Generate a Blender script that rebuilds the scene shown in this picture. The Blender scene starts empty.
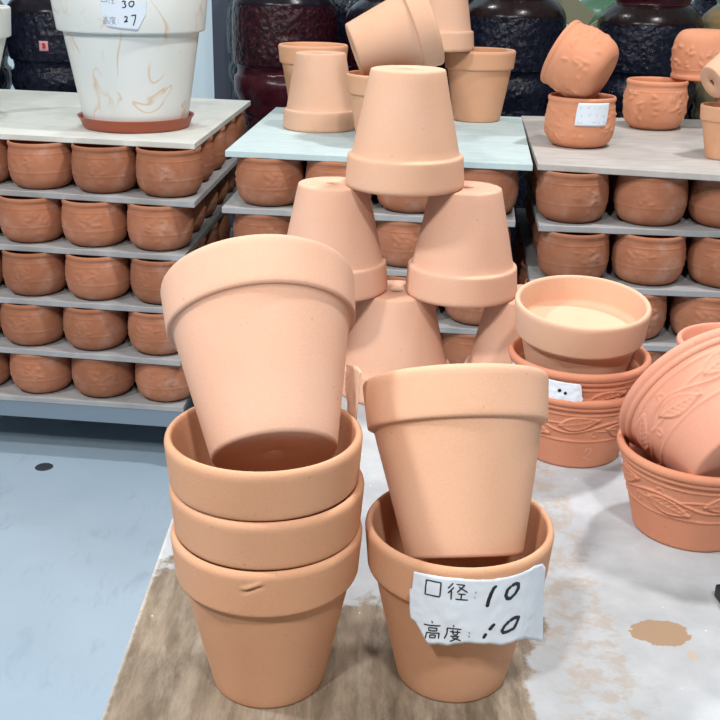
import bpy, bmesh, math, random
from mathutils import Vector, Matrix, noise
PI = math.pi
rnd = random.Random(7)
scene = bpy.context.scene
COL = scene.collection

# ------------------------------------------------------------------ materials
def new_mat(name, rough=.8):
    m = bpy.data.materials.new(name); m.use_nodes = True
    nt = m.node_tree; b = nt.nodes['Principled BSDF']
    b.inputs['Roughness'].default_value = rough
    return m, nt, b
def N(nt, typ, **k):
    n = nt.nodes.new(typ)
    for a, v in k.items():
        if a in n.inputs: n.inputs[a].default_value = v
        else: setattr(n, a, v)
    return n
def ramp(nt, fac, p0, p1, c0=(0,0,0,1), c1=(1,1,1,1)):
    r = nt.nodes.new('ShaderNodeValToRGB')
    r.color_ramp.elements[0].position = p0; r.color_ramp.elements[1].position = p1
    r.color_ramp.elements[0].color = c0; r.color_ramp.elements[1].color = c1
    nt.links.new(fac, r.inputs[0]); return r
def mix(nt, fac, a, b, mode='MIX'):
    n = nt.nodes.new('ShaderNodeMix'); n.data_type = 'RGBA'; n.blend_type = mode
    for sock, v in ((n.inputs[0], fac), (n.inputs[6], a), (n.inputs[7], b)):
        if hasattr(v, 'is_output'): nt.links.new(v, sock)
        elif isinstance(v, (int, float)): sock.default_value = v
        else: sock.default_value = (*v[:3], 1)
    return n.outputs[2]
def tex(nt, scale, detail=4, rough=.55, dist=0, mapscale=None, typ='ShaderNodeTexNoise'):
    tc = nt.nodes.new('ShaderNodeTexCoord'); out = tc.outputs['Object']
    if mapscale:
        mp = nt.nodes.new('ShaderNodeMapping'); mp.inputs['Scale'].default_value = mapscale
        nt.links.new(out, mp.inputs[0]); out = mp.outputs[0]
    n = nt.nodes.new(typ); n.inputs['Scale'].default_value = scale
    if typ == 'ShaderNodeTexNoise':
        n.inputs['Detail'].default_value = detail; n.inputs['Roughness'].default_value = rough
        n.inputs['Distortion'].default_value = dist
    nt.links.new(out, n.inputs['Vector']); return n
def bump(nt, b, h, strength, dist):
    n = nt.nodes.new('ShaderNodeBump'); n.inputs['Strength'].default_value = strength
    n.inputs['Distance'].default_value = dist
    nt.links.new(h, n.inputs['Height']); nt.links.new(n.outputs[0], b.inputs['Normal'])
def plain(name, col, rough=.7, metal=0):
    m, nt, b = new_mat(name, rough); b.inputs['Base Color'].default_value = (*col, 1)
    b.inputs['Metallic'].default_value = metal; return m
def clay(name, col, col2, dust=0., vary=.12, scale=18):
    """unglazed fired clay: cloudy tone shifts, fine grain, specks, optional pale bloom"""
    m, nt, b = new_mat(name, .82)
    b.inputs['Specular IOR Level'].default_value = .25
    n1 = tex(nt, scale, 3); f1 = ramp(nt, n1.outputs[0], .35, .68)
    c = mix(nt, f1.outputs[0], col, col2)
    n2 = tex(nt, 900, 2); f2 = ramp(nt, n2.outputs[0], .3, .7, (.94,.94,.94,1), (1.03,1.03,1.03,1))
    c = mix(nt, .7, c, f2.outputs[0], 'MULTIPLY')
    n4 = tex(nt, 260, 1); f4 = ramp(nt, n4.outputs[0], .765, .80)
    c = mix(nt, f4.outputs[0], c, [x*.78 for x in col])
    if dust:
        n3 = tex(nt, 18, 6, .65, .2); f3 = ramp(nt, n3.outputs[0], .55, .78, (0,0,0,1), (dust,dust,dust,1))
        c = mix(nt, f3.outputs[0], c, (.62,.50,.44))
    if vary:
        oi = nt.nodes.new('ShaderNodeObjectInfo')
        r = ramp(nt, oi.outputs['Random'], 0, 1, (1-vary, 1-vary*1.15, 1-vary*1.3, 1), (1+vary,1+vary,1+vary,1))
        c = mix(nt, 1.0, c, r.outputs[0], 'MULTIPLY')
    nt.links.new(c, b.inputs['Base Color'])
    nb = tex(nt, 700, 3); bump(nt, b, nb.outputs[0], .22, .0006)
    return m
CLAY_PEACH = clay('peach_clay', (.72,.425,.275), (.74,.45,.31), vary=0)
CLAY_PINK = clay('pinkish_peach_clay', (.70,.41,.285), (.72,.445,.325), vary=0)
CLAY_BUFF = clay('buff_clay', (.70,.425,.285), (.72,.455,.325), vary=0)
CLAY_ORANGE = clay('orange_clay', (.66,.355,.208), (.68,.385,.238), vary=0)
CLAY_FAR = clay('plain_clay', (.70,.37,.215), (.73,.42,.26), vary=0)
CLAY_VINE = clay('red_clay', (.60,.245,.145), (.63,.285,.175), vary=0)
CLAY_VINE_PINK = clay('pink_red_clay', (.70,.31,.205), (.72,.35,.25), vary=0)
CLAY_RACK = clay('brown_red_clay', (.385,.148,.076), (.43,.185,.108), dust=.38, vary=.16, scale=30)
CLAY_RELIEF = clay('relief_clay', (.66,.28,.155), (.68,.31,.185), vary=.05)

def marble_mat():
    m, nt, b = new_mat('marbled_white_glaze', .35)
    n = tex(nt, 9, 2.5, .5, 1.1, (1, 1, .7))
    a = N(nt, 'ShaderNodeMath', operation='SUBTRACT'); nt.links.new(n.outputs[0], a.inputs[0]); a.inputs[1].default_value = .5
    ab = N(nt, 'ShaderNodeMath', operation='ABSOLUTE'); nt.links.new(a.outputs[0], ab.inputs[0])
    v = ramp(nt, ab.outputs[0], .0, .022, (.75,.75,.75,1), (0,0,0,1))
    n2 = tex(nt, 11, 2); v2 = ramp(nt, n2.outputs[0], .42, .55)
    f = mix(nt, 1.0, v.outputs[0], v2.outputs[0], 'MULTIPLY')
    base = mix(nt, n2.outputs[0], (.70,.74,.70), (.76,.78,.77))
    c = mix(nt, f, base, (.66,.42,.22))
    nt.links.new(c, b.inputs['Base Color']); return m
MARBLE = marble_mat()
SAUCER = plain('saucer_red_plastic', (.36,.085,.04), .45)

def glaze(name, col, col2, scale=55, strength=.75, rough=.22):
    m, nt, b = new_mat(name, rough); b.inputs['Specular IOR Level'].default_value = .28
    n = tex(nt, scale, 5, .6, 1.2); f = ramp(nt, n.outputs[0], .4, .62)
    nt.links.new(mix(nt, f.outputs[0], col, col2), b.inputs['Base Color'])
    if strength:
        v = tex(nt, scale*1.1, typ='ShaderNodeTexVoronoi')
        s = N(nt, 'ShaderNodeMath', operation='ADD'); nt.links.new(v.outputs[0], s.inputs[0]); nt.links.new(n.outputs[0], s.inputs[1])
        bump(nt, b, s.outputs[0], strength, .005)
    return m
GL_MAROON = glaze('maroon_relief_glaze', (.040,.006,.010), (.012,.004,.008))
GL_MAROON_S = glaze('maroon_smooth_glaze', (.055,.008,.014), (.03,.006,.010), strength=.12)
GL_BLACK = glaze('blue_black_relief_glaze', (.004,.005,.012), (.010,.012,.026))
GL_BLACK_S = glaze('black_smooth_glaze', (.008,.007,.012), (.014,.010,.016), strength=.08)
GL_BROWN = glaze('brown_shoulder_glaze', (.010,.005,.006), (.018,.009,.008), strength=.06)
GL_GREEN = glaze('green_glaze', (.07,.16,.10), (.10,.21,.13), strength=.05, rough=.3)
GL_CEL = glaze('pale_celadon_glaze', (.30,.38,.34), (.24,.33,.30), strength=.05, rough=.35)
GL_MOTTLE = glaze('mottled_brown_glaze', (.33,.21,.07), (.16,.17,.13), scale=20, strength=.1, rough=.4)

def board_mat(name, c1, c2):
    m, nt, b = new_mat(name, .75)
    n = tex(nt, 14, 5, .6, .4, (1, 5, 1)); f = ramp(nt, n.outputs[0], .35, .66)
    c = mix(nt, f.outputs[0], c1, c2)
    n2 = tex(nt, 8, 4); f2 = ramp(nt, n2.outputs[0], .5, .75)
    c = mix(nt, f2.outputs[0], c, [x*.86 for x in c1])
    nt.links.new(c, b.inputs['Base Color']); bump(nt, b, n.outputs[0], .15, .001); return m
BOARD_CREAM = board_mat('cream_board', (.62,.63,.58), (.70,.71,.655))
BOARD_BLUE = board_mat('pale_blue_board', (.48,.60,.61), (.56,.67,.67))
BOARD_GREY = board_mat('warm_grey_board', (.43,.40,.37), (.53,.50,.47))
BOARD_LOW = board_mat('shade_grey_board', (.33,.33,.33), (.42,.42,.42))  # lower boards: shade inside the racks is put into this darker grey
STEEL = plain('blue_grey_steel', (.22,.28,.34), .5, .2)
DARKSTEEL = plain('dark_steel', (.02,.024,.034), .5, .2)

def table_mat():
    m, nt, b = new_mat('worn_white_plywood', .7)
    tc = nt.nodes.new('ShaderNodeTexCoord'); sx = nt.nodes.new('ShaderNodeSeparateXYZ')
    nt.links.new(tc.outputs['Object'], sx.inputs[0])
    # bare brown plywood with grain along y
    g = tex(nt, 9, 7, .68, .35, (8, 1.6, 1)); gf = ramp(nt, g.outputs[0], .36, .64)
    wood = mix(nt, gf.outputs[0], (.120,.090,.060), (.27,.212,.150))
    g2 = tex(nt, 20, 7, .75, 0, (3.5, .8, 1)); gf2 = ramp(nt, g2.outputs[0], .47, .72)
    wood = mix(nt, gf2.outputs[0], wood, (.37,.315,.245))
    # white coat
    w1 = tex(nt, 30, 6, .62); wf = ramp(nt, w1.outputs[0], .35, .7)
    coat = mix(nt, wf.outputs[0], (.36,.382,.40), (.455,.482,.505))
    # wear: corner region (x < .105, y < .56) plus noise; each turned into a signed field
    nz = tex(nt, 16, 7, .65)
    def lin(sock, k, c):
        n = N(nt, 'ShaderNodeMath', operation='MULTIPLY_ADD'); nt.links.new(sock, n.inputs[0])
        n.inputs[1].default_value = k; n.inputs[2].default_value = c; return n.outputs[0]
    def op(o, a, b2):
        n = N(nt, 'ShaderNodeMath', operation=o)
        for i, v in enumerate((a, b2)):
            if hasattr(v, 'is_output'): nt.links.new(v, n.inputs[i])
            else: n.inputs[i].default_value = v
        return n.outputs[0]
    fx = lin(sx.outputs[0], -14, .112*14)
    fy = lin(op('ADD', sx.outputs[1], op('MULTIPLY', sx.outputs[0], .28)), -11, .562*11)
    field = op('ADD', op('MINIMUM', fx, fy), lin(nz.outputs[0], 1.5, -.75))
    mask = ramp(nt, field, -.0, .09).outputs[0]
    # scattered rubbed patches just right of the worn corner
    px = op('ABSOLUTE', lin(sx.outputs[0], 1, -.135), 0)
    near = lin(px, -24, .95)
    sp = tex(nt, 75, 6, .7); rub = ramp(nt, op('ADD', op('MINIMUM', near, .62), lin(sp.outputs[0], 3.2, -1.75)), .28, .7).outputs[0]
    rub2 = ramp(nt, sp.outputs[0], .64, .74).outputs[0]
    nearv = ramp(nt, near, .0, .5).outputs[0]
    rubm = op('MULTIPLY', op('MULTIPLY', rub, nearv), .55)
    # the round stain and its small neighbour
    def blot(cx, cy, rx, ry):
        ax = op('POWER', lin(sx.outputs[0], 1/rx, -cx/rx), 2); ay = op('POWER', lin(sx.outputs[1], 1/ry, -cy/ry), 2)
        d = op('ADD', op('ADD', ax, ay), lin(tex(nt, 120, 5, .7).outputs[0], 1.9, -.95))
        return ramp(nt, d, .92, 1.08, (1,1,1,1), (0,0,0,1)).outputs[0]
    c = mix(nt, rubm, coat, (.35,.275,.205))
    c = mix(nt, op('MULTIPLY', rub2, .25), c, (.42,.345,.29))
    c = mix(nt, blot(.1815, .5285, .0185, .0130), c, (.33,.22,.135))
    c = mix(nt, blot(.1945, .507, .003, .004), c, (.46,.37,.30))
    c = mix(nt, mask, c, wood)
    ed = ramp(nt, op('ADD', lin(sx.outputs[0], -1, -.128), lin(tex(nt, 160, 4, .7).outputs[0], .004, -.0022)), .0, .0015).outputs[0]
    c = mix(nt, ed, c, (.60,.58,.54))
    fl = tex(nt, 240, 1); ff = ramp(nt, fl.outputs[0], .80, .815)
    c = mix(nt, ff.outputs[0], c, (.85,.84,.82))
    nt.links.new(c, b.inputs['Base Color']); bump(nt, b, g2.outputs[0], .2, .0008); return m
TABLE = table_mat()
EDGE = plain('pale_plywood_edge', (.62,.58,.52), .8)

def floor_mat():
    m, nt, b = new_mat('polished_blue_grey_concrete', .38)
    n = tex(nt, 2.5, 6, .6, .3); f = ramp(nt, n.outputs[0], .35, .7)
    c = mix(nt, f.outputs[0], (.33,.435,.525), (.39,.495,.585))
    n2 = tex(nt, 14, 6, .7, .6, (2, .7, 1)); f2 = ramp(nt, n2.outputs[0], .56, .74)
    c = mix(nt, f2.outputs[0], c, (.29,.385,.465))
    nt.links.new(c, b.inputs['Base Color']); return m
FLOOR = floor_mat()
WALL = plain('pale_blue_wall_paint', (.70,.86,.94), .7)
POST = plain('slate_blue_post_paint', (.065,.085,.125), .6)
PAPER = plain('white_paper', (.70,.78,.87), .8)
PRINT = plain('black_print', (.02,.02,.025), .7)
INK = plain('blue_black_marker_ink', (.006,.007,.02), .5)
FADED = plain('faded_grey_print', (.20,.23,.28), .8)
CHALK = plain('pale_pink_scratch', (.72,.42,.33), .9)
SCRAP = plain('peach_paper', (.93,.70,.54), .8)
CARTON = plain('olive_beige_cardboard', (.30,.31,.20), .8)
CARTON_IN = plain('pale_carton_lining', (.42,.50,.46), .8)
PINKST = plain('pink_sticker', (.62,.30,.32), .6)
REDINK = plain('red_sticker_mark', (.35,.02,.03), .6)
BLACKP = plain('black_plastic', (.008,.008,.012), .4)
HOLE = plain('drain_dark_iron', (.03,.035,.045), .7)

# ------------------------------------------------------------------ object helpers
def mesh_obj(name, me, parent=None, mat=None, smooth=True):
    if mat and not me.materials: me.materials.append(mat)
    if smooth:
        for p in me.polygons: p.use_smooth = True
    o = bpy.data.objects.new(name, me); COL.objects.link(o)
    if parent: o.parent = parent
    return o
def bm_obj(name, bm, mat, parent=None, smooth=False, angle=None):
    bmesh.ops.recalc_face_normals(bm, faces=bm.faces[:])
    me = bpy.data.meshes.new(name); bm.to_mesh(me); bm.free()
    return mesh_obj(name, me, parent, mat, smooth)
def tag(o, label, cat, group=None, kind=None):
    if label: o['label'] = label
    if cat: o['category'] = cat
    if group: o['group'] = group
    if kind: o['kind'] = kind
    return o
def empty(name, loc, rot=None):
    o = bpy.data.objects.new(name, None); COL.objects.link(o); o.empty_display_size = .02
    if rot is not None: o.matrix_world = Matrix.Translation(loc) @ rot.to_4x4()
    else: o.location = loc
    return o
def copy_thing(src, mw):
    c = src.copy(); COL.objects.link(c); c.matrix_world = mw
    for ch in src.children:
        d = ch.copy(); COL.objects.link(d); d.parent = c
    return c
def axis_rot(ax, spin=0.):
    """rotation that turns +Z onto ax, after a spin about +Z"""
    q = Vector((0,0,1)).rotation_difference(Vector(ax).normalized())
    return q.to_matrix() @ Matrix.Rotation(spin, 3, 'Z')
def TR(loc, ax=(0,0,1), spin=0.): return Matrix.Translation(loc) @ axis_rot(ax, spin).to_4x4()

def lathe(name, prof, seg=96, disp=None, closed=False):
    """surface of revolution of an (r, z) polyline; disp(theta, r, z, k) moves r outward"""
    bm = bmesh.new(); rows = []
    for k, (r, z) in enumerate(prof):
        row = []
        for i in range(seg):
            t = 2*PI*i/seg
            rr, zz = r, z
            if disp:
                d = disp(t, r, z, k); rr, zz = (r + d) if not isinstance(d, tuple) else r + d[0], z if not isinstance(d, tuple) else z + d[1]
            row.append(bm.verts.new((rr*math.sin(t), -rr*math.cos(t), zz)))
        rows.append(row)
    n = len(rows)
    for k in range(n if closed else n-1):
        a, b = rows[k], rows[(k+1) % n]
        for i in range(seg):
            j = (i+1) % seg
            bm.faces.new((a[i], a[j], b[j], b[i]))
    bm.normal_update()
    me = bpy.data.meshes.new(name); bm.to_mesh(me); bm.free()
    for p in me.polygons: p.use_smooth = True
    return me
def dense(pts, step):
    out = [pts[0]]
    for (r0,z0),(r1,z1) in zip(pts, pts[1:]):
        n = max(1, int(math.hypot(r1-r0, z1-z0)/step + .5))
        for i in range(1, n+1): out.append((r0+(r1-r0)*i/n, z0+(z1-z0)*i/n))
    return out
def spline(pts, n=6):
    """Catmull-Rom through (r, z) points"""
    out = []
    for i in range(len(pts)-1):
        p0 = pts[max(i-1,0)]; p1 = pts[i]; p2 = pts[i+1]; p3 = pts[min(i+2,len(pts)-1)]
        for k in range(n):
            t = k/n
            out.append(tuple(.5*(2*p1[c]+(p2[c]-p0[c])*t+(2*p0[c]-5*p1[c]+4*p2[c]-p3[c])*t*t+(3*p1[c]-p0[c]-3*p2[c]+p3[c])*t**3) for c in (0,1)))
    return out + [pts[-1]]

# ------------------------------------------------------------------ plain flowerpots
def pot_meshes(R, rb, H, b, seg=128, chip=False, wall=None, tag_=''):
    s = R/.05; t = (wall or .0048)*s; Rm = .0446*s if wall is None else R*.892; e = s
    Rs = R*.965
    rh = .0058*s
    zt = H - b
    body = [(rh, .0045*e), (rh, .0008*e), (rh+.0006*e, 0), (rb-.0022*e, 0), (rb-.0006*e, .0005*e), (rb, .002*e)]
    n = 10
    for i in range(1, n+1):
        f = i/n; body.append((rb+(Rm-rb)*f, .002*e+(zt-.0016*e-.002*e)*f))
    body += [(Rm+.0006*e, zt-.0005*e), (Rm+.0016*e, zt)]
    rim = [(Rm+.0016*e, zt), (Rs-.0016*e, zt), (Rs-.0004*e, zt+.0006*e), (Rs, zt+.0018*e)]
    zr = [zt+.0018*e + (H-.0034*e-zt-.0018*e)*i/10 for i in range(1, 11)]
    rim += [(Rs+(R-Rs)*i/10, zr[i-1]) for i in range(1, 11)]
    rim += [(R-.0003*e, H-.0018*e), (R-.0011*e, H-.0006*e), (R-.0019*e, H), (R-.0028*e, H-.0001*e), (R-.0036*e, H-.0007*e), (R-.0041*e, H-.0020*e)]
    ri = Rm - t
    rim += [(R-.0046*e, H-.006*e), (ri, zt-.001*e)]
    inner = [(ri, zt-.001*e)] + [(ri+(rb-t-ri)*i/6, zt-.001*e+(.0085*e-zt+.001*e)*i/6) for i in range(1, 7)] + [(rb-t-.004*e, .0050*e), (rh, .0045*e)]
    def wob(sd, amp):
        return lambda th, r, z, k: amp*noise.noise(Vector((math.sin(th)*1.3, math.cos(th)*1.3, z*18+sd)))
    w = wob(R*100, .00035*s)
    def wrim(th, r, z, k):
        d = w(th, r, z, k)
        if chip:      # a small nick with a raised flake under the lip of this pot
            x = (th-(-.02 if th < PI else 2*PI-.02)) if False else ((th+PI) % (2*PI)-PI)
            u = (x+.06)*R; zz = z-(H-.0058)
            line = zz - (.0016*math.sin((u/.0075)*2.2) - .0012)
            if abs(u) < .0075 and r > R-.004:
                g = math.exp(-(u/.005)**4)
                d += .0011*g*math.exp(-((line)/.0009)**2) - .0013*g*math.exp(-((line+.0019)/.0009)**2)
        return d
    mb = lathe(tag_+'body', body, seg, w)
    mi = lathe('inner', inner, seg, w)
    bm = bmesh.new(); bm.from_mesh(mb); bm.from_mesh(mi); bmesh.ops.remove_doubles(bm, verts=bm.verts[:], dist=1e-6)
    bmesh.ops.recalc_face_normals(bm, faces=bm.faces[:])
    bm.to_mesh(mb); bm.free(); bpy.data.meshes.remove(mi)
    mr = lathe(tag_+'rim', dense(rim, .0012) if chip else rim, 400 if chip else seg, wrim)
    for m in (mb, mr):
        for p in m.polygons: p.use_smooth = True
    return mb, mr
def make_pot(name, ms, mat, mw, label, cat='flowerpot', group=None):
    o = bpy.data.objects.new(name, None); COL.objects.link(o); o.empty_display_size = .02; o.matrix_world = mw
    for nm, me in zip(('body', 'rim'), ms):
        c = bpy.data.objects.new(nm, me.copy() if me.materials and me.materials[0] != mat else me); COL.objects.link(c); c.parent = o
        c.data.materials.clear(); c.data.materials.append(mat)
    return tag(o, label, cat, group)
H0, B0 = .0947, .0264
SMALL = pot_meshes(.05, .0308, H0, B0)
CHIP = pot_meshes(.05, .0308, H0, B0, chip=True)
G_STACK = 'plain small flowerpots on the table'
bx, by = -.0469, .4838
make_pot('flowerpot', CHIP, CLAY_ORANGE, TR((bx, by, 0), spin=.0), 'plain orange pot with a nick under its rim, bottom of the left front stack', group=G_STACK)
make_pot('flowerpot', SMALL, CLAY_ORANGE, TR((bx+.0004, by+.0003, B0+.0004), spin=1.), 'plain pot in the middle of the three nested upright pots, front left', group=G_STACK)
topB = make_pot('flowerpot', SMALL, CLAY_ORANGE, TR((bx-.0008, by, 2*B0+.0008), spin=2.), 'upright plain pot at the top of the left nest, holding the tilted pot', group=G_STACK)
def tilt_axis(a, b): return (math.sin(a)*math.sin(b), math.sin(a)*math.cos(b), math.cos(a))
make_pot('flowerpot', SMALL, CLAY_PINK, TR((-.0413, .4705, .1405), tilt_axis(.8103, -.2020), .4) @ Matrix.Scale(1.03, 4), 'large looking peach pot tilted back on top of the left front stack', group=G_STACK)
ax_, ay_ = .0543, .4912
potA = make_pot('flowerpot', SMALL, CLAY_ORANGE, TR((ax_, ay_, 0)), 'upright plain pot wearing the torn white paper label', group=G_STACK)
make_pot('flowerpot', SMALL, CLAY_PEACH, TR((.0566, .4790, .0792), tilt_axis(.5418, -.1069), 2.2), 'peach pot leaning back inside the pot with the paper label', group=G_STACK)
# the pyramid of upside-down pots behind them
G_PYR = 'upside-down pots built into a pyramid'
def inv(x, y, ztop, mat, label, sp=0, sc=1.):
    m = Matrix.Translation((x, y, ztop)) @ Matrix.Rotation(PI, 4, 'X') @ Matrix.Rotation(sp, 4, 'Z') @ (Matrix.Scale(sc, 4) if not isinstance(sc, tuple) else Matrix.Diagonal((*sc, 1)))
    return make_pot('flowerpot', SMALL, mat, m, label, group=G_PYR)
inv(.0357, .9078, 2*H0+H0*1.035+.0006, CLAY_BUFF, 'upside-down buff pot at the very top of the pyramid', .3, 1.035)
inv(-.0264, .9130, 2*H0+.0003, CLAY_PINK, 'upside-down pot on the left of the pyramid\'s middle row, drain hole showing', 1.)
inv(.0894, .9055, 2*H0+.0003, CLAY_PINK, 'upside-down pot on the right of the pyramid\'s middle row', 2.)
inv(.0315, .9091, H0, CLAY_PINK, 'upside-down pot in the centre of the pyramid\'s bottom row', .5, (1.07, 1.07, 1))
inv(.1475, .9030, H0, CLAY_PINK, 'upside-down pot at the right end of the pyramid\'s bottom row, beside the bowl', 1.5, (1.07, 1.07, 1))
inv(-.0845, .9130, H0, CLAY_PINK, 'upside-down pot at the left end of the pyramid\'s bottom row, behind the front stack', 2.5, (1.07, 1.07, 1))

# ------------------------------------------------------------------ torn paper label on the front pot
def ribbon(bm, pts, w, off=0.):
    """flat pen stroke in (s, z) paper coordinates -> list of quads"""
    P = []
    for (x0,y0),(x1,y1) in zip(pts, pts[1:]):
        n = max(1, int(math.hypot(x1-x0, y1-y0)/.0006))
        for i in range(n): P.append((x0+(x1-x0)*i/n, y0+(y1-y0)*i/n))
    P.append(pts[-1]); q = []
    for i, (x, y) in enumerate(P):
        a = P[max(i-1,0)]; b = P[min(i+1,len(P)-1)]; dx, dy = b[0]-a[0], b[1]-a[1]; l = math.hypot(dx,dy) or 1
        ww = w*(.55 if i in (0, len(P)-1) else 1)/2
        q.append(((x-dy/l*ww, y+dx/l*ww), (x+dy/l*ww, y-dx/l*ww)))
    return q
def strokes_mesh(name, strokes, w, surf, mat, parent):
    bm = bmesh.new()
    for s in strokes:
        q = ribbon(bm, s, w); prev = None
        for l, r in q:
            cur = (bm.verts.new(surf(*l)), bm.verts.new(surf(*r)))
            if prev: bm.faces.new((prev[0], prev[1], cur[1], cur[0]))
            prev = cur
    return bm_obj(name, bm, mat, parent, True)
def poly_sheet(name, poly, surf, mat, parent, cols=110, rows=22, rough_edge=0.0004, thick=.00018):
    """paper sheet filling a polygon given in (s, z), sampled column by column"""
    s0 = min(p[0] for p in poly); s1 = max(p[0] for p in poly); bm = bmesh.new(); prev = None; n = len(poly)
    for i in range(cols+1):
        s = s0+(s1-s0)*(i/cols*.998+.001); zs = []
        for k in range(n):
            (xa,ya),(xb,yb) = poly[k], poly[(k+1) % n]
            if (xa-s)*(xb-s) <= 0 and xa != xb: zs.append(ya+(yb-ya)*(s-xa)/(xb-xa))
        lo, hi = min(zs), max(zs)
        lo += rough_edge*noise.noise(Vector((s*900, 1, 0))); hi += rough_edge*.5*noise.noise(Vector((s*600, 5, 0)))
        cur = [bm.verts.new(surf(s, lo+(hi-lo)*j/rows)) for j in range(rows+1)]
        if prev:
            for j in range(rows): bm.faces.new((prev[j], cur[j], cur[j+1], prev[j+1]))
        prev = cur
    o = bm_obj(name, bm, mat, parent, True)
    md = o.modifiers.new('thickness', 'SOLIDIFY'); md.thickness = thick; md.offset = 0
    return o
RC, TH0 = .0511, math.radians(52)
def lab_surf(off):
    def f(s, z):
        wr = .00035*noise.noise(Vector((s*130, z*170, 3))) + .00022*noise.noise(Vector((s*330, z*420, 8)))
        if z < .066: wr += .0004*math.sin(s*260)*(.066-z)/.02
        wr = max(wr, -.0003)
        R = RC+off+wr; th = s/RC
        if th < TH0: return Vector((R*math.sin(th), -R*math.cos(th), z))
        d = s-RC*TH0
        return Vector((R*math.sin(TH0)+d*math.cos(TH0), -R*math.cos(TH0)+d*math.sin(TH0), z))
    return f
mm = lambda L: [[(a/1000, b/1000) for a, b in s] for s in L]
poly = [(-26.99,90.09),(-26.85,80.43),(-29.2,79.08),(-28.15,62.51),(-24.81,60.82),(-17.78,50.51),(-12.65,51.71),(-7.56,51.08),(-4.85,52.57),(1.74,53.92),(13.31,52.17),(20.26,49.64),(29.09,50.23),(35.49,48.87),(43.62,43.73),(52.22,38.93),(49.79,62.9),(48.96,75.32),(48.59,84.69),(44.76,88.82),(37.59,90.6),(28.36,89.68),(20.4,89.66),(13.18,89.72),(3.05,90.26),(-5.66,90.93),(-16.64,90.58)]
printed = [[(-20.17,87.57),(-20.51,79.06)],[(-20.16,87.32),(-12.7,87.46),(-13.0,79.52)],[(-20.52,79.31),(-12.99,79.26)],[(-6.82,88.04),(-9.27,84.71)],[(-6.27,85.83),(-9.15,82.18)],[(-7.49,83.92),(-7.54,78.31)],[(-5.27,87.44),(-1.13,87.19),(-4.82,82.92)],[(-4.12,86.27),(0.39,83.18)],[(-4.35,82.19),(-0.42,81.89)],[(-2.5,82.06),(-2.67,79.12)],[(-5.5,79.04),(0.85,78.73)],[(4.31,83.63),(4.45,82.92)],[(4.06,80.33),(4.2,79.62)],[(-16.42,64.83),(-15.9,63.39)],[(-20.48,61.66),(-11.79,62.67)],[(-17.85,60.55),(-13.52,61.03),(-13.79,59.4),(-17.55,58.92),(-17.85,60.55)],[(-19.21,53.84),(-18.77,57.41),(-12.49,58.21),(-12.68,54.88)],[(-17.21,56.36),(-14.24,56.8),(-14.4,55.18),(-17.03,54.82),(-17.21,56.36)],[(-5.64,64.05),(-5.24,62.66)],[(-8.85,61.84),(-1.56,61.87)],[(-8.41,61.9),(-8.59,58.73),(-9.78,55.39)],[(-7.22,60.09),(-1.91,60.02)],[(-5.73,61.3),(-5.47,58.44)],[(-3.4,61.24),(-3.37,58.36)],[(-5.47,58.44),(-3.37,58.36)],[(-6.86,57.38),(-2.66,57.48),(-4.13,55.8),(-6.93,54.07)],[(-5.94,56.56),(-1.43,55.05)],[(2.29,60.5),(2.43,59.5)],[(2.3,58.3),(2.44,57.3)]]
pen = [[(14.84,85.92),(13.28,84.64),(11.88,81.27),(10.93,78.19),(10.6,74.25)],[(23.0,84.2),(20.96,82.41),(20.04,79.55),(21.11,77.24),(23.19,77.09),(25.71,78.83),(27.28,81.44),(27.33,84.0),(25.33,84.84),(23.0,84.2)],[(15.39,63.93),(14.03,62.86),(12.4,60.63)],[(11.23,58.82),(10.38,57.61),(9.78,55.97)],[(23.46,63.87),(21.03,61.64),(19.56,59.11),(20.59,57.27),(23.43,57.68),(26.36,58.51),(27.84,60.93),(29.28,64.12),(26.67,64.61),(23.46,63.87)]]
lab = poly_sheet('paper_label', mm([poly])[0], lab_surf(0), PAPER, potA)
lab['label'] = 'torn white paper label with printed and handwritten characters'
strokes_mesh('printed_characters', mm(printed), .00075, lab_surf(.0003), PRINT, lab)
strokes_mesh('handwritten_digits', mm(pen), .0019, lab_surf(.0003), INK, lab)
# scrap of peach paper sticking up behind the left nest's top rim
def scrap_surf(s, z):
    th = PI/2 + s/.0515 - 2.0                                        # 90 deg = +X side, growing towards the back
    r = .0513 + .0006*noise.noise(Vector((s*200, z*200, 1))) + max(0, z-.094)*.10
    return Vector((r*math.sin(th), -r*math.cos(th), z))
sc = poly_sheet('paper_scrap', mm([[(23.5,84),(24.,100),(22.0,117.5),(27,119),(36.5,117.5),(36,106),(32,92),(31,84)]])[0], scrap_surf, SCRAP, topB, 24, 16, .0006, .0003)
sc['label'] = 'small torn peach paper scrap sticking up behind the rim'

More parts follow.
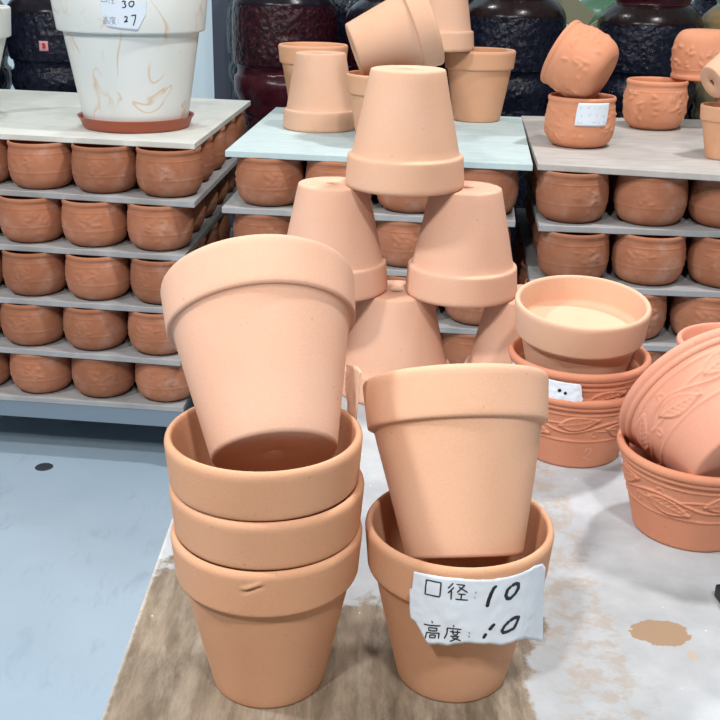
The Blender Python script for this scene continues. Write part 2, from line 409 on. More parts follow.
# ------------------------------------------------------------------ vine-relief pots
RG, rG, HG, SG = .0559, .0394, .0642, .021
def leaf_h(u, v, L, W):
    """height of a leaf lying along u (0..L), half width W, with raised outline, midrib and side veins"""
    x = u/L
    if not -.04 < x < 1.04: return 0.
    w = W*max(0., math.sin(PI*min(max(x,0),1)**.8))
    if abs(v) > w + .0008: return 0.
    h = .00075 if abs(v) < w else .00075*max(0, 1-(abs(v)-w)/.0008)
    h += .0006*math.exp(-((abs(v)-w)/.0006)**2)
    h += .0005*math.exp(-(v/.0005)**2)
    vein = ((u-abs(v)*1.1) % .0042)-.0021
    h += .00038*math.exp(-(vein/.0005)**2)*(1 if abs(v) < w else 0)
    return h
def vine_disp(th, r, z, k):
    if r < .038 or k > VK: return 0
    Rr = .049; a = th*Rr; P = 2*PI*Rr/8; zc = .0385; d = 0.
    amp = .0042
    zv = zc + amp*math.sin(2*PI*a/(2*P)); d = max(d, .0011*math.exp(-((z-zv)/.0009)**2))
    zv2 = zc - amp*.8*math.sin(2*PI*a/(2*P)+.5); d = max(d, .0007*math.exp(-((z-zv2)/.0007)**2))
    for i in range(8):
        c = i*P + .35*P
        for wrap in (-1, 0, 1):
            u0 = a - c + wrap*8*P
            if -.006 < u0 < .036:
                sgn = 1 if i % 2 else -1
                x, y = u0, z-(zc + sgn*.0012)
                an = math.radians(13)*sgn
                u = x*math.cos(an)+y*math.sin(an); v = -x*math.sin(an)+y*math.cos(an)
                d = max(d, leaf_h(u, v, .030, .0056))
    for i in range(16):     # curled tendrils
        c = (i+.15)*P/2; u0 = (a-c+.004) % (8*P)-.004; rr = math.hypot(u0, z-(zc+(.006 if i % 2 else -.006)))
        d = max(d, .0006*math.exp(-((rr-.0024)/.0006)**2))
    d += .0007*math.exp(-((z-.0262)/.0008)**2) + .0007*math.exp(-((z-.0500)/.0008)**2)
    return d*1.15
vb_out = [(0, .0), (rG-.002, 0), (rG-.0005, .0006), (rG, .0022)]
vb_out = dense(vb_out, .01) + [(rG+(.0520-rG)*i/76, .0022+(.0535-.0022)*i/76) for i in range(1, 77)]
VK = len(vb_out)-1
vb_in = [(.0480, .0535), (.0470, .045), (.0445, .030), (.0415, .016), (.0375, .0065), (.02, .0055), (0, .0055)]
vr = [(.0520,.0535),(.0530,.0538),(.0537,.0546),(.0541,.0556),(.0540,.0567),(.0538,.0572),(.0546,.0578),(.0554,.0588),(.0559,.0602),(.0559,.0616),(.0553,.0630),(.0543,.0639),(.0530,.0642),(.0518,.0638),(.0510,.0628),(.0500,.059),(.0480,.0535)]
VB = lathe('body', vb_out+vb_in, 420, vine_disp); VR = lathe('rim', vr, 128)
def vine_pot(mat, mw, label, spin=0.):
    o = bpy.data.objects.new('vine_pot', None); COL.objects.link(o); o.matrix_world = mw @ Matrix.Rotation(spin, 4, 'Z')
    for nm, me in (('body', VB), ('rim', VR)):
        me2 = me.copy(); me2.materials.clear(); me2.materials.append(mat)
        c = bpy.data.objects.new(nm, me2); COL.objects.link(c); c.parent = o
    return tag(o, label, 'flowerpot', 'leaf-patterned red clay pots')
gx, gy = .174, .7844
vp0 = vine_pot(CLAY_VINE, TR((gx, gy, 0)), 'red clay pot with leaf band at the bottom of the stack under the bowl', .1)
vp1 = vine_pot(CLAY_VINE, TR((gx, gy, SG)), 'red clay pot with white label strip, nested directly under the shallow bowl', .5)
hx, hy = .2358, .6601
vine_pot(CLAY_VINE, TR((hx, hy, 0)), 'upright leaf-band pot at the right edge holding a tilted one', .35)
vine_pot(CLAY_VINE_PINK, TR((.2555, .6225, .0705), tilt_axis(1.1457, -.3986), 0) @ Matrix.Scale(1.045, 4), 'pinkish leaf-band pot tipped over inside another at the right edge', -1.25)
vine_pot(CLAY_VINE_PINK, TR((.336, .872, 0)), 'pink red leaf-band pot mostly hidden behind the tipped pot', .2)
def cyl_surf(R, lean=0., z0=0.):
    def f(s, z): 
        r = R+lean*(z-z0); th = s/R
        return Vector((r*math.sin(th), -r*math.cos(th), z))
    return f
# white label strip on the upper of the two, and the faint scratched mark on the lower
def strip_surf(off):
    def f(s, z):
        th = s/.0545; r = .0546+off+.0006*noise.noise(Vector((s*220, z*300, 2)))
        return Vector((r*math.sin(th), -r*math.cos(th), z))
    return f
inv_spin = lambda f, a: (lambda s, z: Matrix.Rotation(-a, 3, 'Z') @ f(s, z))
sl = poly_sheet('paper_label', mm([[(-74,42),(-75,57.5),(-8.5,56.5),(-7,53),(-7.5,48),(-5.5,45),(-7,41),(-14,39),(-22,40),(-40,37)]])[0], inv_spin(strip_surf(.0002), .5), PAPER, vp1, 60, 14, .0008)
sl['label'] = 'torn white paper label strip with ink blots'
for mk in ([(-22.5,50.8),(-24.5,48.8)], [(-19.5,47.2),(-18.6,49.4)], [(-66,52),(-64,49)]):
    strokes_mesh('ink_mark', mm([mk]), .0024, inv_spin(strip_surf(.0007), .5), INK, sl)
def low_surf(s, z):
    r = rG+(.0520-rG)*(z-.0022)/.0513+.0003; th = s/.044
    return Vector((r*math.sin(th), -r*math.cos(th), z))
strokes_mesh('scratched_mark', mm([[(2.5,17),(3.2,19.6),(5.6,20.4),(7.4,18.6),(6.6,15.6),(4.2,12.8),(1.4,10.4),(3.2,10.9),(5.2,9.4),(8.2,8.4)]]), .0007, inv_spin(low_surf, .1), CHALK, vp0)
# wide plain pot standing inside the upper vine pot
HB = .080; SB = HB-.0272
bw = [(0,0),(.031,0),(.0335,.0006),(.0345,.002)] + [(.0345+(.0462-.0345)*i/8, .002+(SB-.002)*i/8) for i in range(1,9)]
zb_ = lambda z: z-.0452+HB
bw_rim = [(.0462,SB),(.0490,SB),(.0503,SB+.0008),(.0508,SB+.0026),(.0518,zb_(.034)),(.0526,zb_(.041)),(.0525,zb_(.0432)),(.0518,zb_(.0446)),(.0507,zb_(.0452)),(.0495,zb_(.0450)),(.0486,zb_(.0441)),(.0481,zb_(.043)),(.0470,zb_(.030)),(.0462,zb_(.0256))]
bw_in = [(.0462,zb_(.0256)),(.0456,zb_(.0240)),(.0440,zb_(.0228)),(.0420,zb_(.0224)),(.03,zb_(.0222)),(.0,zb_(.0222))]
bo = lathe('body', bw, 128); bi = lathe('pot_inside', bw_in, 128); br = lathe('rim', bw_rim, 128)
bm = bmesh.new(); bm.from_mesh(bo); bm.from_mesh(bi); bmesh.ops.recalc_face_normals(bm, faces=bm.faces[:]); bm.to_mesh(bo); bm.free(); bpy.data.meshes.remove(bi)
bax = (0, -.1167, .9932)
bowl = empty('flowerpot', (0,0,0)); bowl.matrix_world = TR(Vector((.173, .7844, .1267))-HB*Vector(bax), bax)
mesh_obj('body', bo, bowl, CLAY_BUFF); mesh_obj('rim', br, bowl, CLAY_BUFF)
tag(bowl, 'buff clay pot with thick pale rim standing in the red clay stack, open side up', 'flowerpot')

# ------------------------------------------------------------------ table, floor, wall
def box(bm, x0, x1, y0, y1, z0, z1):
    v = [bm.verts.new(p) for p in ((x0,y0,z0),(x1,y0,z0),(x1,y1,z0),(x0,y1,z0),(x0,y0,z1),(x1,y0,z1),(x1,y1,z1),(x0,y1,z1))]
    for f in ((0,3,2,1),(4,5,6,7),(0,1,5,4),(1,2,6,5),(2,3,7,6),(3,0,4,7)): bm.faces.new([v[i] for i in f])
def bevel_all(bm, w): bmesh.ops.bevel(bm, geom=bm.edges[:], offset=w, segments=2, affect='EDGES', profile=.5)
FZ = -.60
tb = empty('display_table', (0,0,0))
bm = bmesh.new(); box(bm, -.131, .62, .20, .972, -.016, 0); bevel_all(bm, .0012)
bm_obj('tabletop', bm, TABLE, tb)
for x in (-.08, .57):
    for y in (.26, .91):
        bm = bmesh.new(); box(bm, x-.02, x+.02, y-.02, y+.02, FZ, -.045); bevel_all(bm, .002); bm_obj('leg', bm, STEEL, tb)
for (x0,x1,y0,y1) in ((-.10,.59,.24,.27),(-.10,.59,.90,.93),(-.10,-.07,.2702,.8998),(.56,.59,.2702,.8998)):
    bm = bmesh.new(); box(bm, x0, x1, y0, y1, -.0448, -.0162); bm_obj('apron', bm, STEEL, tb)
tag(tb, 'plywood display table with worn white coat and bare brown corner', 'table')
sl_ = empty('slab', (.262, .553, 0), Matrix.Rotation(.13, 3, 'Z'))
bm = bmesh.new(); box(bm, -.034, .034, -.06, .021, .0002, .009); bevel_all(bm, .0015); bm_obj('slab_body', bm, BLACKP, sl_)
tag(sl_, 'flat black object poking in at the right edge of the table', 'case')

bm = bmesh.new(); box(bm, -3.2, 3.2, -2.5, 4.2, FZ-.1, FZ); tag(bm_obj('floor', bm, FLOOR), None, None, kind='structure')
bm = bmesh.new(); box(bm, -3.2, 3.2, 4.2, 4.3, FZ, 2.1); tag(bm_obj('wall_back', bm, WALL), None, None, kind='structure')
bm = bmesh.new(); box(bm, -.488, -.430, 3.48, 3.57, FZ, 2.1); bevel_all(bm, .004); tag(bm_obj('trim_1', bm, POST), None, None, kind='structure')
dr = empty('floor_drain', (-.638, 1.918, FZ))
me = lathe('cover', [(0,.0015),(.012,.0015),(.0165,.0013),(.018,.0002),(.0182,0)], 40)
mesh_obj('cover', me, dr, HOLE); tag(dr, 'small round dark drain cover set in the grey floor', 'drain')

# ------------------------------------------------------------------ racks of boards
ZT = .048; STEP = .1023; BT = .0115  # rack group scaled about the camera to this top height, baked into its positions
def board(corners, z, mat, label, group, edge=None):
    """plywood shelf board from its four top corners, edges eased"""
    cx = sum(c[0] for c in corners)/4; cy = sum(c[1] for c in corners)/4
    bm = bmesh.new()
    lo = [bm.verts.new((x-cx, y-cy, -BT)) for x, y in corners]; hi = [bm.verts.new((x-cx, y-cy, 0)) for x, y in corners]
    bm.faces.new(lo[::-1]); bm.faces.new(hi)
    for i in range(4): bm.faces.new((lo[i], lo[(i+1) % 4], hi[(i+1) % 4], hi[i]))
    bevel_all(bm, .0012)
    o = bm_obj('shelf_board', bm, mat); o.location = (cx, cy, z)
    return tag(o, label, 'shelf board', group)
ORD = ['top', 'second', 'third', 'fourth', 'fifth', 'lowest']
LF = [((-.318,1.984),-.195),((-.316,1.944),-.203),((-.338,1.936),-.163),((-.345,1.922),-.146),((-.350,1.912),-.154),((-.350,1.922),-.118)]  # board corners unprojected from image pixels offline, as are other baked positions
for i in range(6):
    fr, sl = LF[i]
    L = -.72 if i == 0 else -.56
    c = [(fr[0]+L, fr[1]+sl*L), fr, (fr[0]+.036, fr[1]+.667), (fr[0]+L+.03, fr[1]+sl*L+.68)]
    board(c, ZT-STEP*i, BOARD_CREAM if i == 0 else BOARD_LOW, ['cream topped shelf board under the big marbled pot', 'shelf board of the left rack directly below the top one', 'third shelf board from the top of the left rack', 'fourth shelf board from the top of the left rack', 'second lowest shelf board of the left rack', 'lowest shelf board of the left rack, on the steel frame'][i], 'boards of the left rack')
MF = [((-.252,1.913),(.294,1.830)),((-.260,1.906),(.272,1.838)),((-.258,1.905),(.276,1.838)),((-.255,1.898),(.28,1.83)),((-.255,1.895),(.28,1.83)),((-.255,1.895),(.28,1.83))]
for i in range(6):
    fl, fr = MF[i]
    c = [fl, fr, (fr[0]+.064, fr[1]+.613), (fl[0]+.042, fl[1]+.624)]
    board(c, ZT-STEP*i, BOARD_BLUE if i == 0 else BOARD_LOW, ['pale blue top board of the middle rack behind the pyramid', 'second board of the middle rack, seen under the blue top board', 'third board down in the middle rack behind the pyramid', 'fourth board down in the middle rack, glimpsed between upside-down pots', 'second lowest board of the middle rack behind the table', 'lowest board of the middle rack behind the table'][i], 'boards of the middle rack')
RF = [((.304,1.840),-.246),((.309,1.811),-.075),((.300,1.790),-.075),((.300,1.785),-.075),((.300,1.785),-.075),((.300,1.785),-.075)]
for i in range(6):
    (fl, sl), W = RF[i], .56
    c = [fl, (fl[0]+W, fl[1]+sl*W), (fl[0]+W+.06, 2.46), (fl[0]+.056, fl[1]+.625)]
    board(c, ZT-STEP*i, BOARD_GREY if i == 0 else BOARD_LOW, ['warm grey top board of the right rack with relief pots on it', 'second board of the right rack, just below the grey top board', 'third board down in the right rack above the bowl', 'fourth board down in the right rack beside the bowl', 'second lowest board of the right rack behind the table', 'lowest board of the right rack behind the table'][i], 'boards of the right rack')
def cart(x0, x1, y0, y1, sl, label):
    t = empty('steel_frame', (0,0,0)); z1 = ZT-5*STEP-BT-.0003; z0 = z1-.034
    def yy(x, base): return base+sl*(x-x1)
    for base in (y0, y1-.03):
        bm = bmesh.new(); v = []
        for x in (x0, x1):
            for dy in (0, .03):
                for z in (z0, z1): v.append(bm.verts.new((x, yy(x, base)+dy, z)))
        for f in ((0,1,3,2),(4,6,7,5),(0,4,5,1),(2,3,7,6),(1,5,7,3),(0,2,6,4)): bm.faces.new([v[q] for q in f])
        bm_obj('beam', bm, STEEL, t)
    for xa in (x0, x1-.03):
        bm = bmesh.new(); box(bm, xa, xa+.03, yy(xa+.015, y0)+.031, yy(xa+.015, y1)-.031, z0, z1); bm_obj('side_rail', bm, STEEL, t)
    for xa in (x0+.004, x1-.034):
        for base in (y0, y1-.03):
            bm = bmesh.new(); y = yy(xa+.015, base)
            box(bm, xa, xa+.03, y, y+.03, FZ, z0-.0002); bm_obj('leg', bm, STEEL, t)
    return tag(t, label, 'frame')
cart(-.90, -.352, 1.923, 2.56, -.120, 'blue grey steel base frame carrying the left rack')
cart(-.25, .28, 1.832, 2.42, -.12, 'steel base frame carrying the middle rack')
cart(.31, .86, 1.746, 2.36, -.075, 'steel base frame carrying the right rack')
po = empty('upright_post', (.322, 2.50, FZ))
bm = bmesh.new(); box(bm, -.010, .010, -.012, .012, .006, .60); bevel_all(bm, .002); bm_obj('shaft', bm, DARKSTEEL, po)
bm = bmesh.new(); box(bm, -.016, .016, -.03, .03, 0, .006); bm_obj('foot', bm, DARKSTEEL, po)
tag(po, 'dark upright post in the gap between the middle and right racks', 'post')

# ------------------------------------------------------------------ round relief pots on the racks
SC = lambda L: [(r*1.05, z*.0905/.0880) for r, z in L]
RK_PROF = spline(SC([(.034,0),(.043,.0016),(.0515,.0070),(.0575,.0165),(.0604,.030),(.0613,.044),(.0606,.056),(.0594,.066),(.0583,.073),(.0578,.0765),(.0582,.0795)]), 7)
RK_RIM = SC([(.0582,.0795),(.0590,.0806),(.0593,.083),(.0591,.0855),(.0583,.0872),(.0569,.0880),(.0554,.0876),(.0545,.0862),(.0541,.083)])
RK_IN = SC([(.0541,.083),(.0545,.066),(.0560,.050),(.0545,.030),(.0480,.014),(.037,.0065),(.0,.006)])
def relief(seed, style):
    r = random.Random(seed); bl = []
    for c in range(3 if style == 0 else 7):
        a0 = c*2*PI/(3 if style == 0 else 7)
        for k in range(15 if style == 0 else 12):
            sp = .022 if style == 0 else .024
            bl.append((a0*.06+r.uniform(-sp, sp), .051+r.uniform(-.010, .012) if style == 0 else .046+r.uniform(-.026, .024), r.uniform(.0016,.0034), r.uniform(.003,.0075), r.uniform(0, PI), r.uniform(.0010,.0022)*(1 if style == 0 else 1.5)))
        if style == 0: bl.append((a0*.06+r.uniform(-.005,.005), .023, .0035, .0028, 0, .0016))
    def f(th, rr, z, k):
        if k > len(RK_PROF)-2 or k < 6: return 0
        a = th*.06; d = 0; C = 2*PI*.06
        for (c, zc, w, l, an, h) in bl:
            u = (a-c+C/2) % C-C/2
            if abs(u) > .017 or abs(z-zc) > .017: continue
            v = z-zc; x = u*math.cos(an)+v*math.sin(an); y = -u*math.sin(an)+v*math.cos(an)
            d = max(d, h*math.exp(-(x/l)**2-(y/w)**2))
        if style == 0: d += .0012*math.exp(-((z-.0345)/.0009)**2) + .0006*math.exp(-((z-.0705)/.001)**2)
        else: d += .0007*math.exp(-((z-.0715)/.001)**2)
        d += .0006*noise.noise(Vector((math.sin(th)*2, math.cos(th)*2, z*25+seed)))
        return d
    return f
def rack_mesh(seed, style, mat):
    me = lathe('round_pot', [(0,0)]+RK_PROF+RK_RIM[1:]+RK_IN[1:], 144, relief(seed, style)); me.materials.append(mat); return me
RM = [rack_mesh(s, 0, CLAY_RACK) for s in (1, 2, 3, 4)]
def rack_pot(x, y, z, label, group, cnt=[0]):
    o = bpy.data.objects.new('round_pot', RM[cnt[0] % 4]); COL.objects.link(o); cnt[0] += 1
    o.location = (x, y, z+.0003); o.rotation_euler = (0, 0, rnd.uniform(-.5, .5) + rnd.choice((0, 2*PI/3, 4*PI/3)))
    s = rnd.uniform(.985, 1.0); o.scale = (s, s, 1.0)
    return tag(o, label, 'flowerpot', group)
NTH = ['first', 'second', 'third', 'fourth', 'fifth']
LV = ['top', 'second', 'third', 'fourth', 'lowest']
left = [[-.373,-.503,-.635], [-.394,-.526,-.656], [-.390,-.522,-.653], [-.399,-.533,-.664], [-.392,-.524,-.655]]
for i, xs in enumerate(left):
    z = ZT-STEP*(i+1); xs = xs + [xs[-1]-.134]; (fx, fy), sl = LF[i+1]
    for j, x in enumerate(xs):
        y = fy+sl*(x-fx)+.062
        rack_pot(x, y, z, f'round pot in front of the {LV[i]} tier, {NTH[j]} from right, left rack', 'round pots on the left rack')
        rack_pot(x+.004, y+.134, z, f'round pot half hidden in second line, {LV[i]} tier, {NTH[j]} from right, left rack', 'round pots on the left rack')
    for k in range(2, 5 if i < 2 else 4):
        rack_pot(xs[0]+.006*k, fy+sl*(xs[0]-fx)+.062+.134*k, z, f'round pot {NTH[k]} back along right side, {LV[i]} tier, left rack', 'round pots on the left rack')
mid = [[-.174,-.044,.087,.219], [-.181,-.050,.080,.211], [-.18,-.045,.088,.220], [-.18,-.048,.083,.214], [-.18,-.048,.083,.214]]
for i, xs in enumerate(mid):
    z = ZT-STEP*(i+1); (fx, fy), (gx_, gy_) = MF[i+1]; sl = (gy_-fy)/(gx_-fx)
    for j, x in enumerate(xs):
        y = fy+sl*(x-fx)+.062
        rack_pot(x, y, z, f'round pot in front of the {LV[i]} tier, {NTH[j]} from left, middle rack', 'round pots on the middle rack')
        if i < 3: rack_pot(x+.012, y+.136, z, f'round pot in second line, {LV[i]} tier, {NTH[j]} from left, middle rack', 'round pots on the middle rack')
    for j in (0, 3):
        if i >= 3: rack_pot(xs[j]+.02, 2.33, z, f'round pot at the back, {LV[i]} tier, {NTH[j]} from left, middle rack', 'round pots on the middle rack')
right = [[.374,.512,.644,.777], [.381,.514,.648,.781], [.360,.492,.628,.760], [.375,.508,.641,.774], [.375,.508,.641,.774]]
for i, xs in enumerate(right):
    z = ZT-STEP*(i+1); (fx, fy), sl = RF[i+1]
    for j, x in enumerate(xs):
        y = fy+sl*(x-fx)+.062
        rack_pot(x, y, z, f'round pot in front of the {LV[i]} tier, {NTH[j]} from left, right rack', 'round pots on the right rack')
        if i < 3: rack_pot(x+.012, y+.136, z, f'round pot in second line, {LV[i]} tier, {NTH[j]} from left, right rack', 'round pots on the right rack')
    for k in (2, 3):
        rack_pot(xs[0]+.012*k, fy+sl*(xs[0]-fx)+.062+.136*k, z, f'round pot {NTH[k]} back along left side, {LV[i]} tier, right rack', 'round pots on the right rack')

# relief pots standing on the right rack
def top_relief(seed, mw, label, mat=CLAY_RELIEF):
    d = relief(seed, 1)
    body = lathe('body', [(0,0)]+RK_PROF, 160, lambda t, r, z, k: d(t, r, z, k-1) if k else 0)
    inn = lathe('pot_inside', RK_IN, 160)
    bm = bmesh.new(); bm.from_mesh(body); bm.from_mesh(inn); bmesh.ops.recalc_face_normals(bm, faces=bm.faces[:]); bm.to_mesh(body); bm.free(); bpy.data.meshes.remove(inn)
    o = bpy.data.objects.new('relief_pot', None); COL.objects.link(o); o.matrix_world = mw
    mesh_obj('body', body, o, mat); mesh_obj('rim', lathe('rim', RK_RIM, 160), o, mat)
    return tag(o, label, 'flowerpot', 'relief pots on top of the right rack')
S = Matrix.Diagonal((1.03, 1.03, 1.04, 1)); S2 = Matrix.Diagonal((1.03, 1.03, 1.12, 1))
ra = top_relief(11, TR((.4135, 2.0516, ZT+.0003)) @ S, 'round relief pot with a white price sticker on the right rack')
top_relief(12, TR((.4460, 2.020, .1790), (-.80, .42, .42), .8) @ S2, 'relief pot lying tipped on top of the pot with the price sticker')
top_relief(13, TR((.6227, 2.3103, ZT+.0003)) @ S2, 'upright relief pot with a ring of modelled leaves, behind the price sticker pot')
top_relief(14, Matrix.Translation((.722, 2.335, ZT+.0003+2*.0905*1.12+.0006)) @ Matrix.Rotation(PI, 4, 'X') @ S2, 'pinkish relief pot set upside down across two rims at the far right', CLAY_RELIEF)
top_relief(15, TR((.838, 2.36, ZT+.0003)) @ S2, 'relief pot standing in shade below the upside-down one at the right edge')
# price sticker
def st_surf(off):
    def f(s, z):
        th = s/.0640; r = .0662+off
        return Vector((r*math.sin(th), -r*math.cos(th), z))
    return f
stk = poly_sheet('price_sticker', mm([[(-19,84),(40,84.),(37,43.),(-22,44)]])[0], st_surf(.0006), PAPER, ra, 30, 12, 0)
def marks(surf, rows, w, mat, parent, seed):
    r = random.Random(seed); L = []
    for z, xs in rows:
        for x in xs:
            for k in range(3):
                a, b = x+r.uniform(-1.4,1.4), z+r.uniform(-1.8,1.8); L.append([(a, b), (a+r.uniform(-2,2), b+r.uniform(-2,2))])
    return strokes_mesh('faint_print', mm(L), w, surf, mat, parent)
marks(st_surf(.001), [(76,(-13,0,11,20,31)), (63,(-11,3,16,30)), (50,(-16,-9,11,20,31))], .0007, FADED, stk, 4)
# plain pots at the right edge of that rack
make_pot('flowerpot', SMALL, CLAY_FAR, TR((.656, 1.935, ZT+.0003)), 'small plain upright pot at the right edge of the right rack')
make_pot('flowerpot', SMALL, CLAY_PEACH, TR((.612, 1.915, .1830), (.80, .30, .42), .3), 'small plain pot lying on another, drain hole facing out, at the right edge')

# plain larger pots on the middle rack
BIGM = pot_meshes(.0779, .0518, .1508, .0395, 96)
MEDM = pot_meshes(.068, .045, .133, .036, 96)
G_MID = 'plain clay pots on top of the middle rack'
def bigpot(mw, mat, label, ms=BIGM): return make_pot('flowerpot', ms, mat, mw, label, group=G_MID)
bigpot(Matrix.Translation((-.0919, 2.2152, ZT+.1511)) @ Matrix.Rotation(PI, 4, 'X'), CLAY_BUFF, 'buff pot standing upside down on the pale blue board, leftmost in front')
bigpot(TR((-.1177, 2.44, ZT+.0003)), CLAY_FAR, 'upright plain pot behind the upside-down pot on the blue board')
bigpot(TR((.032, 2.00, ZT+.0003)), CLAY_FAR, 'upright plain pot under the tipped one, behind the pyramid top', MEDM)
bigpot(TR((.2488, 2.3811, ZT+.0003)), CLAY_ORANGE, 'upright orange brown pot at the right of the blue board')
bigpot(TR((.078, 2.36, ZT+.0003)), CLAY_ORANGE, 'upright pot hidden behind the tipped pot on the blue board')
bigpot(Matrix.Translation((.1532, 2.3422, ZT+.1508*2+.0012)) @ Matrix.Rotation(PI, 4, 'X'), CLAY_BUFF, 'buff pot upside down across the rims of two upright pots')
bigpot(TR((-.0215, 2.03, .2160), (.139, .016, .052), 1.), CLAY_PEACH, 'plain pot tipped on its side with its foot inside another pot')

# ------------------------------------------------------------------ marbled white pots
def marble_pot(loc, rb, Rm, zb, R0, R1, H, label, saucer):
    o = empty('marbled_pot', loc)
    body = [(0,0),(rb-.004,0),(rb-.001,.0015),(rb,.004)] + [(rb+(Rm-rb)*i/8, .004+(zb-.004)*i/8) for i in range(1,9)]
    rim = [(Rm,zb),(R0-.003,zb),(R0-.0008,zb+.0012),(R0,zb+.004),(R1,H-.005),(R1-.001,H-.0015),(R1-.004,H),(R1-.008,H-.001),(R1-.010,H-.004),(Rm-.008,zb)]
    inn = [(Rm-.008,zb),(rb-.008,.012),(0,.011)]
    mb = lathe('body', body, 96); mi = lathe('pot_inside', inn, 96)
    bm = bmesh.new(); bm.from_mesh(mb); bm.from_mesh(mi); bmesh.ops.recalc_face_normals(bm, faces=bm.faces[:]); bm.to_mesh(mb); bm.free(); bpy.data.meshes.remove(mi)
    mesh_obj('body', mb, o, MARBLE); mesh_obj('rim', lathe('rim', rim, 96), o, MARBLE)
    tag(o, label, 'flowerpot', 'marbled white pots')
    return o
wp = marble_pot((-.4681, 2.1907, ZT+.0062), .1040, .1338, .183, .1452, .154, .262, 'big white marbled pot standing in a red saucer', True)
so = empty('saucer', (-.4681, 2.1907, ZT+.0003))
sm = lathe('dish', [(0,0),(.100,0),(.106,.001),(.1085,.004),(.1125,.017),(.1160,.0215),(.1172,.0228),(.1172,.0245),(.1155,.0248),(.1130,.0235),(.1105,.019),(.1065,.0065),(.100,.0052),(0,.0052)], 96)
mesh_obj('dish', sm, so, SAUCER); tag(so, 'red brown plastic saucer under the big marbled pot', 'saucer')
marble_pot((-.908, 2.33, ZT+.0003), .088, .136, .160, .146, .150, .222, 'second marbled pot cut off at the left edge of the picture', False)
# its price label: same wording as on the front pot, other numbers
def wl_surf(off):
    def f(s, z):
        r = .1455 + (z-.187)*.105 + .0006 + off; th = s/.15
        return Vector((r*math.sin(th), -r*math.cos(th), z))
    return f
W0 = -.0455
def wl(px, py): return (px*.000185-.0455, .262-py*.000205-.0125)
wlp = [wl(*p) for p in ((112,-52),(118,120),(135,200),(170,262),(300,278),(478,292),(520,225),(570,150),(580,60),(578,-52))]
lab2 = poly_sheet('paper_label', wlp, wl_surf(0), PAPER, wp, 40, 14, 0, .0004)
lab2['label'] = 'white paper price label'
def rl(L): return [[wl(*p) for p in s] for s in L]
strokes_mesh('printed_characters', rl([[(138,-5),(138,45)],[(138,-5),(190,-5),(190,48)],[(138,42),(190,42)],
 [(218,-8),(205,12)],[(220,8),(205,28)],[(213,22),(213,55)],[(230,-6),(262,-6),(234,20)],[(236,4),(266,22)],[(234,28),(262,28)],[(248,28),(248,52)],[(230,54),(268,54)],[(292,12),(293,18)],[(292,40),(293,46)],
 [(160,160),(162,170)],[(135,176),(190,176)],[(148,186),(176,186),(176,196),(148,196),(148,186)],[(138,236),(138,206),(188,206),(188,236)],[(150,214),(174,214),(174,228),(150,228),(150,214)],
 [(230,162),(232,172)],[(206,178),(268,178)],[(208,178),(206,210),(198,238)],[(216,190),(262,190)],[(228,184),(228,202),(250,202),(250,184)],[(218,212),(256,212),(236,228),(216,240)],[(226,216),(266,238)],[(290,190),(291,196)],[(290,216),(291,222)]]), .0009, wl_surf(.0004), FADED, lab2)
strokes_mesh('handwritten_digits', rl([[(338,42),(358,32),(372,42),(360,58),(376,70),(366,86),(336,92)],[(425,34),(404,52),(408,78),(430,84),(452,62),(452,38),(425,34)],
 [(350,176),(366,164),(380,174),(372,196),(348,216),(384,206)],[(420,160),(464,152),(458,188),(436,246)]]), .0021, wl_surf(.0004), INK, lab2)

# ------------------------------------------------------------------ glazed storage jars behind the racks
def jar(x, y, mats, label, R=.142, rim_h=.36, up=0.):
    """tall water jar: foot, ringed relief belly, sloped shoulder, collar rim"""
    k = R/.142; o = empty('glazed_jar', (x, y, FZ)); z = lambda v: v-FZ
    low = [(0,0),(.10*k,0),(.105*k,.01),(.112*k,.10)] + spline([(.112*k,.10),(.135*k,.25),(.142*k,.36),(.138*k,.45),(.129*k,.52),(.122*k,z(-.03))], 5)[1:]
    waist = [(.122*k,z(-.03)),(.128*k,z(-.022)),(.130*k,z(-.008)),(.126*k,z(.004)),(.128*k,z(.012)),(.140*k,z(.040)),(.140*k,z(.076)),(.132*k,z(.082)),(.1295*k,z(.092)),(.132*k,z(.105)),(.139*k,z(.110))]
    belly = spline([(.139*k,z(.110)),(.1425*k,z(.135)),(.1435*k,z(.17)),(.142*k,z(.205+up*.7)),(.139*k,z(.232+up))], 6)
    sh = spline([(.139*k,z(.232+up)),(.137*k,z(.240+up)),(.128*k,z(.256+up)),(.112*k,z(.272+up)),(.100*k,z(.281+up))], 5)
    rim = [(.100*k,z(.281+up)),(.098*k,z(.286+up)),(.102*k,z(.292+up)),(.106*k,z(.31+up)),(.108*k,z(rim_h)),(.104*k,z(rim_h+.006)),(.095*k,z(rim_h+.004)),(.092*k,z(.28)),(.125*k,z(.2)),(.125*k,z(0)),(.10*k,.02),(0,.02)]
    for nm, pr, m in zip(('lower_body','waist_band','belly','shoulder','rim'), (low, waist, belly, sh, rim), mats):
        mesh_obj(nm, lathe(nm, pr, 72), o, m)
    return tag(o, label, 'jar', 'tall glazed jars behind the racks')
RED = (GL_MAROON, GL_MAROON_S, GL_MAROON, GL_BLACK_S, GL_MAROON_S)
BLK = (GL_BLACK, GL_BLACK, GL_BLACK, GL_BROWN, GL_MAROON_S)
jr = jar(-.222, 2.99, RED, 'maroon glazed relief jar beside the slate blue post', up=.03)
jar(.083, 2.99, RED, 'dark red jar behind the pots on the blue board')
jar(.399, 2.99, BLK, 'blue black relief jar above the gap between middle and right racks', up=.012)
jar(.768, 2.99, BLK, 'black relief jar with brown shoulder behind the tipped relief pot')
jl = jar(-.845, 3.03, (GL_BLACK,)*3+(GL_BLACK_S,)*2, 'black jar with a pink sticker behind the big marbled pot')
jar(-1.135, 3.03, (GL_BLACK,)*3+(GL_BLACK_S,)*2, 'black jar at the left edge behind the cut-off marbled pot')
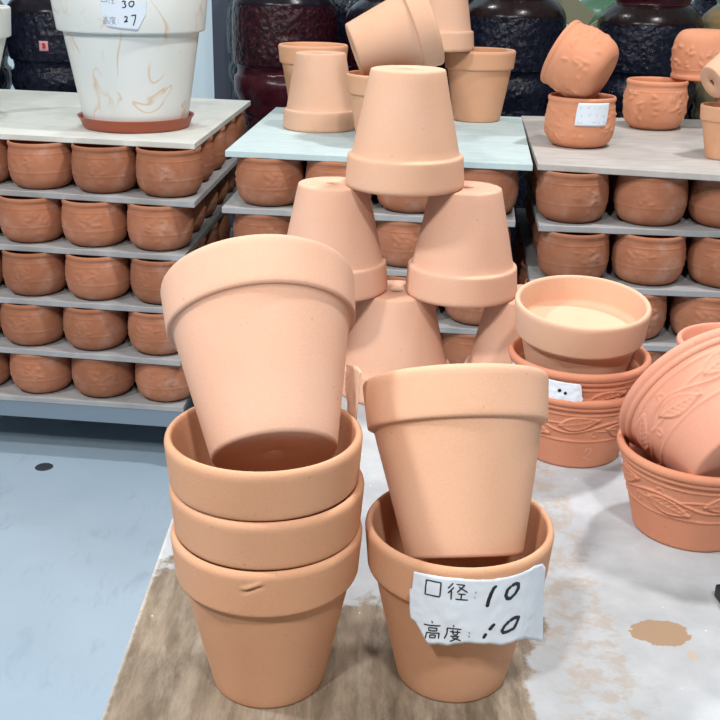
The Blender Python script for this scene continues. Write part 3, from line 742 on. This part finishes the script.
jar(.008, 3.34, (GL_BLACK,)*5, 'added black jar in the back line, darkening the gap between the maroon jars')  # back-line black jars are added to darken the gaps between the front jars
jar(.298, 3.34, (GL_BLACK,)*5, 'added black jar in the back line, darkening the gap behind the stacked plain pots')
jar(-.281, 3.34, (GL_BLACK,)*5, 'added black jar in the back line, darkening the gap next to the post')
jar(1.09, 3.36, (GL_BLACK,)*5, 'added black jar in the back line, darkening the gap near the pale jar')
jar(.765, 3.40, (GL_GREEN,)*5, 'green glazed jar far back beside the open carton')
jar(1.055, 3.02, (GL_MOTTLE, GL_MOTTLE, GL_MOTTLE, GL_MOTTLE, GL_CEL), 'mottled brown and pale green jar at the far right corner')
# sticker and clip on jars
def sticker(parent, th, z, w, h, R):
    f = lambda off: (lambda s, zz: Vector(((R+off)*math.sin(th+s/R), -(R+off)*math.cos(th+s/R), zz-FZ)))
    p = poly_sheet('sticker', [(-w,z-h),(-w,z+h),(w,z+h),(w,z-h)], f(.001), PINKST, parent, 8, 4, 0)
    strokes_mesh('sticker_mark', [[(-w*.3,z+h*.5),(w*.2,z+h*.2),(-w*.2,z-h*.5)],[(w*.1,z+h*.55),(w*.25,z-h*.5)]], .006, f(.0015), REDINK, p)
sticker(jl, -.05, .150, .012, .013, .1432)
# carton with open flaps beside the green jar
ca = empty('carton', (.60, 3.17, FZ), Matrix.Rotation(.2, 3, 'Z'))
bm = bmesh.new(); box(bm, -.045, .045, -.045, .045, 0, .76); bevel_all(bm, .002); bm_obj('carton_body', bm, CARTON_IN, ca)
for nm, loc, ang, w, h in (('flap', (-.035,-.052,.855), -.62, .062, .034), ('flap', (-.002,-.062,.795), .55, .055, .010)):
    bm = bmesh.new(); box(bm, -w, w, -.004, .004, -h, h); bevel_all(bm, .001)
    f = bm_obj(nm, bm, CARTON, ca); f.matrix_local = Matrix.Translation(loc) @ Matrix.Rotation(-ang, 4, 'Y')
tag(ca, 'olive beige cardboard carton with open flaps among the jars', 'carton')

# ------------------------------------------------------------------ camera, light
f_px, pitch, hcam, roll = 1050.8, math.radians(20.669), .3692, math.radians(1.0998)
cam = bpy.data.objects.new('camera', bpy.data.cameras.new('camera')); COL.objects.link(cam)
cam.data.sensor_width = 36; cam.data.lens = 36*f_px/720; cam.data.clip_start = .02
fw = Vector((0, math.cos(pitch), -math.sin(pitch))); up = Vector((0, math.sin(pitch), math.cos(pitch))); rt = Vector((1,0,0))
r2 = math.cos(roll)*rt + math.sin(roll)*up; u2 = -math.sin(roll)*rt + math.cos(roll)*up
M = Matrix((r2, u2, -fw)).transposed().to_4x4(); M.translation = (0, 0, hcam); cam.matrix_world = M
scene.camera = cam
w = bpy.data.worlds.new('shop_ambient'); scene.world = w; w.use_nodes = True
wn = w.node_tree; wtc = wn.nodes.new('ShaderNodeTexCoord'); wsx = wn.nodes.new('ShaderNodeSeparateXYZ'); wn.links.new(wtc.outputs['Generated'], wsx.inputs[0])
wr = ramp(wn, wsx.outputs[2], .0, .75, (.24,.25,.26,1), (.93,.97,1.0,1)); wn.links.new(wr.outputs[0], wn.nodes['Background'].inputs[0])
wn.nodes['Background'].inputs[1].default_value = .32
def lamp(name, loc, target, power, size, col=(1,.97,.93)):
    l = bpy.data.lights.new(name, 'AREA'); l.shape = 'DISK'; l.size = size; l.energy = power; l.color = col
    o = bpy.data.objects.new(name, l); COL.objects.link(o); o.location = loc
    o.rotation_euler = (Vector(target)-Vector(loc)).to_track_quat('-Z', 'Y').to_euler()
    return o
lamp('ceiling_or_fill_lamp', (-.70, -.95, 1.95), (0, .8, 0), 34, .18, (1,.975,.95))
lamp('ceiling_or_fill_lamp', (.30, -.80, 2.1), (.05, .8, 0), 32, .18, (1,.975,.95))
lamp('ceiling_or_fill_lamp', (.85, 1.45, 2.2), (.2, .8, 0), 42, .20, (1,.98,.97))
lamp('ceiling_or_fill_lamp', (-1.6, .45, 1.8), (-.1, .9, 0), 34, .20, (.98,.98,1))
lamp('ceiling_or_fill_lamp', (-.75, 3.1, 2.1), (-.6, 4.2, .2), 22, .2, (.95,.98,1))  # fill light added to brighten the back wall
vs = scene.view_settings
vs.view_transform = 'Standard'; vs.look = 'None'; vs.gamma = 1; vs.use_curve_mapping = False; vs.exposure = -.08
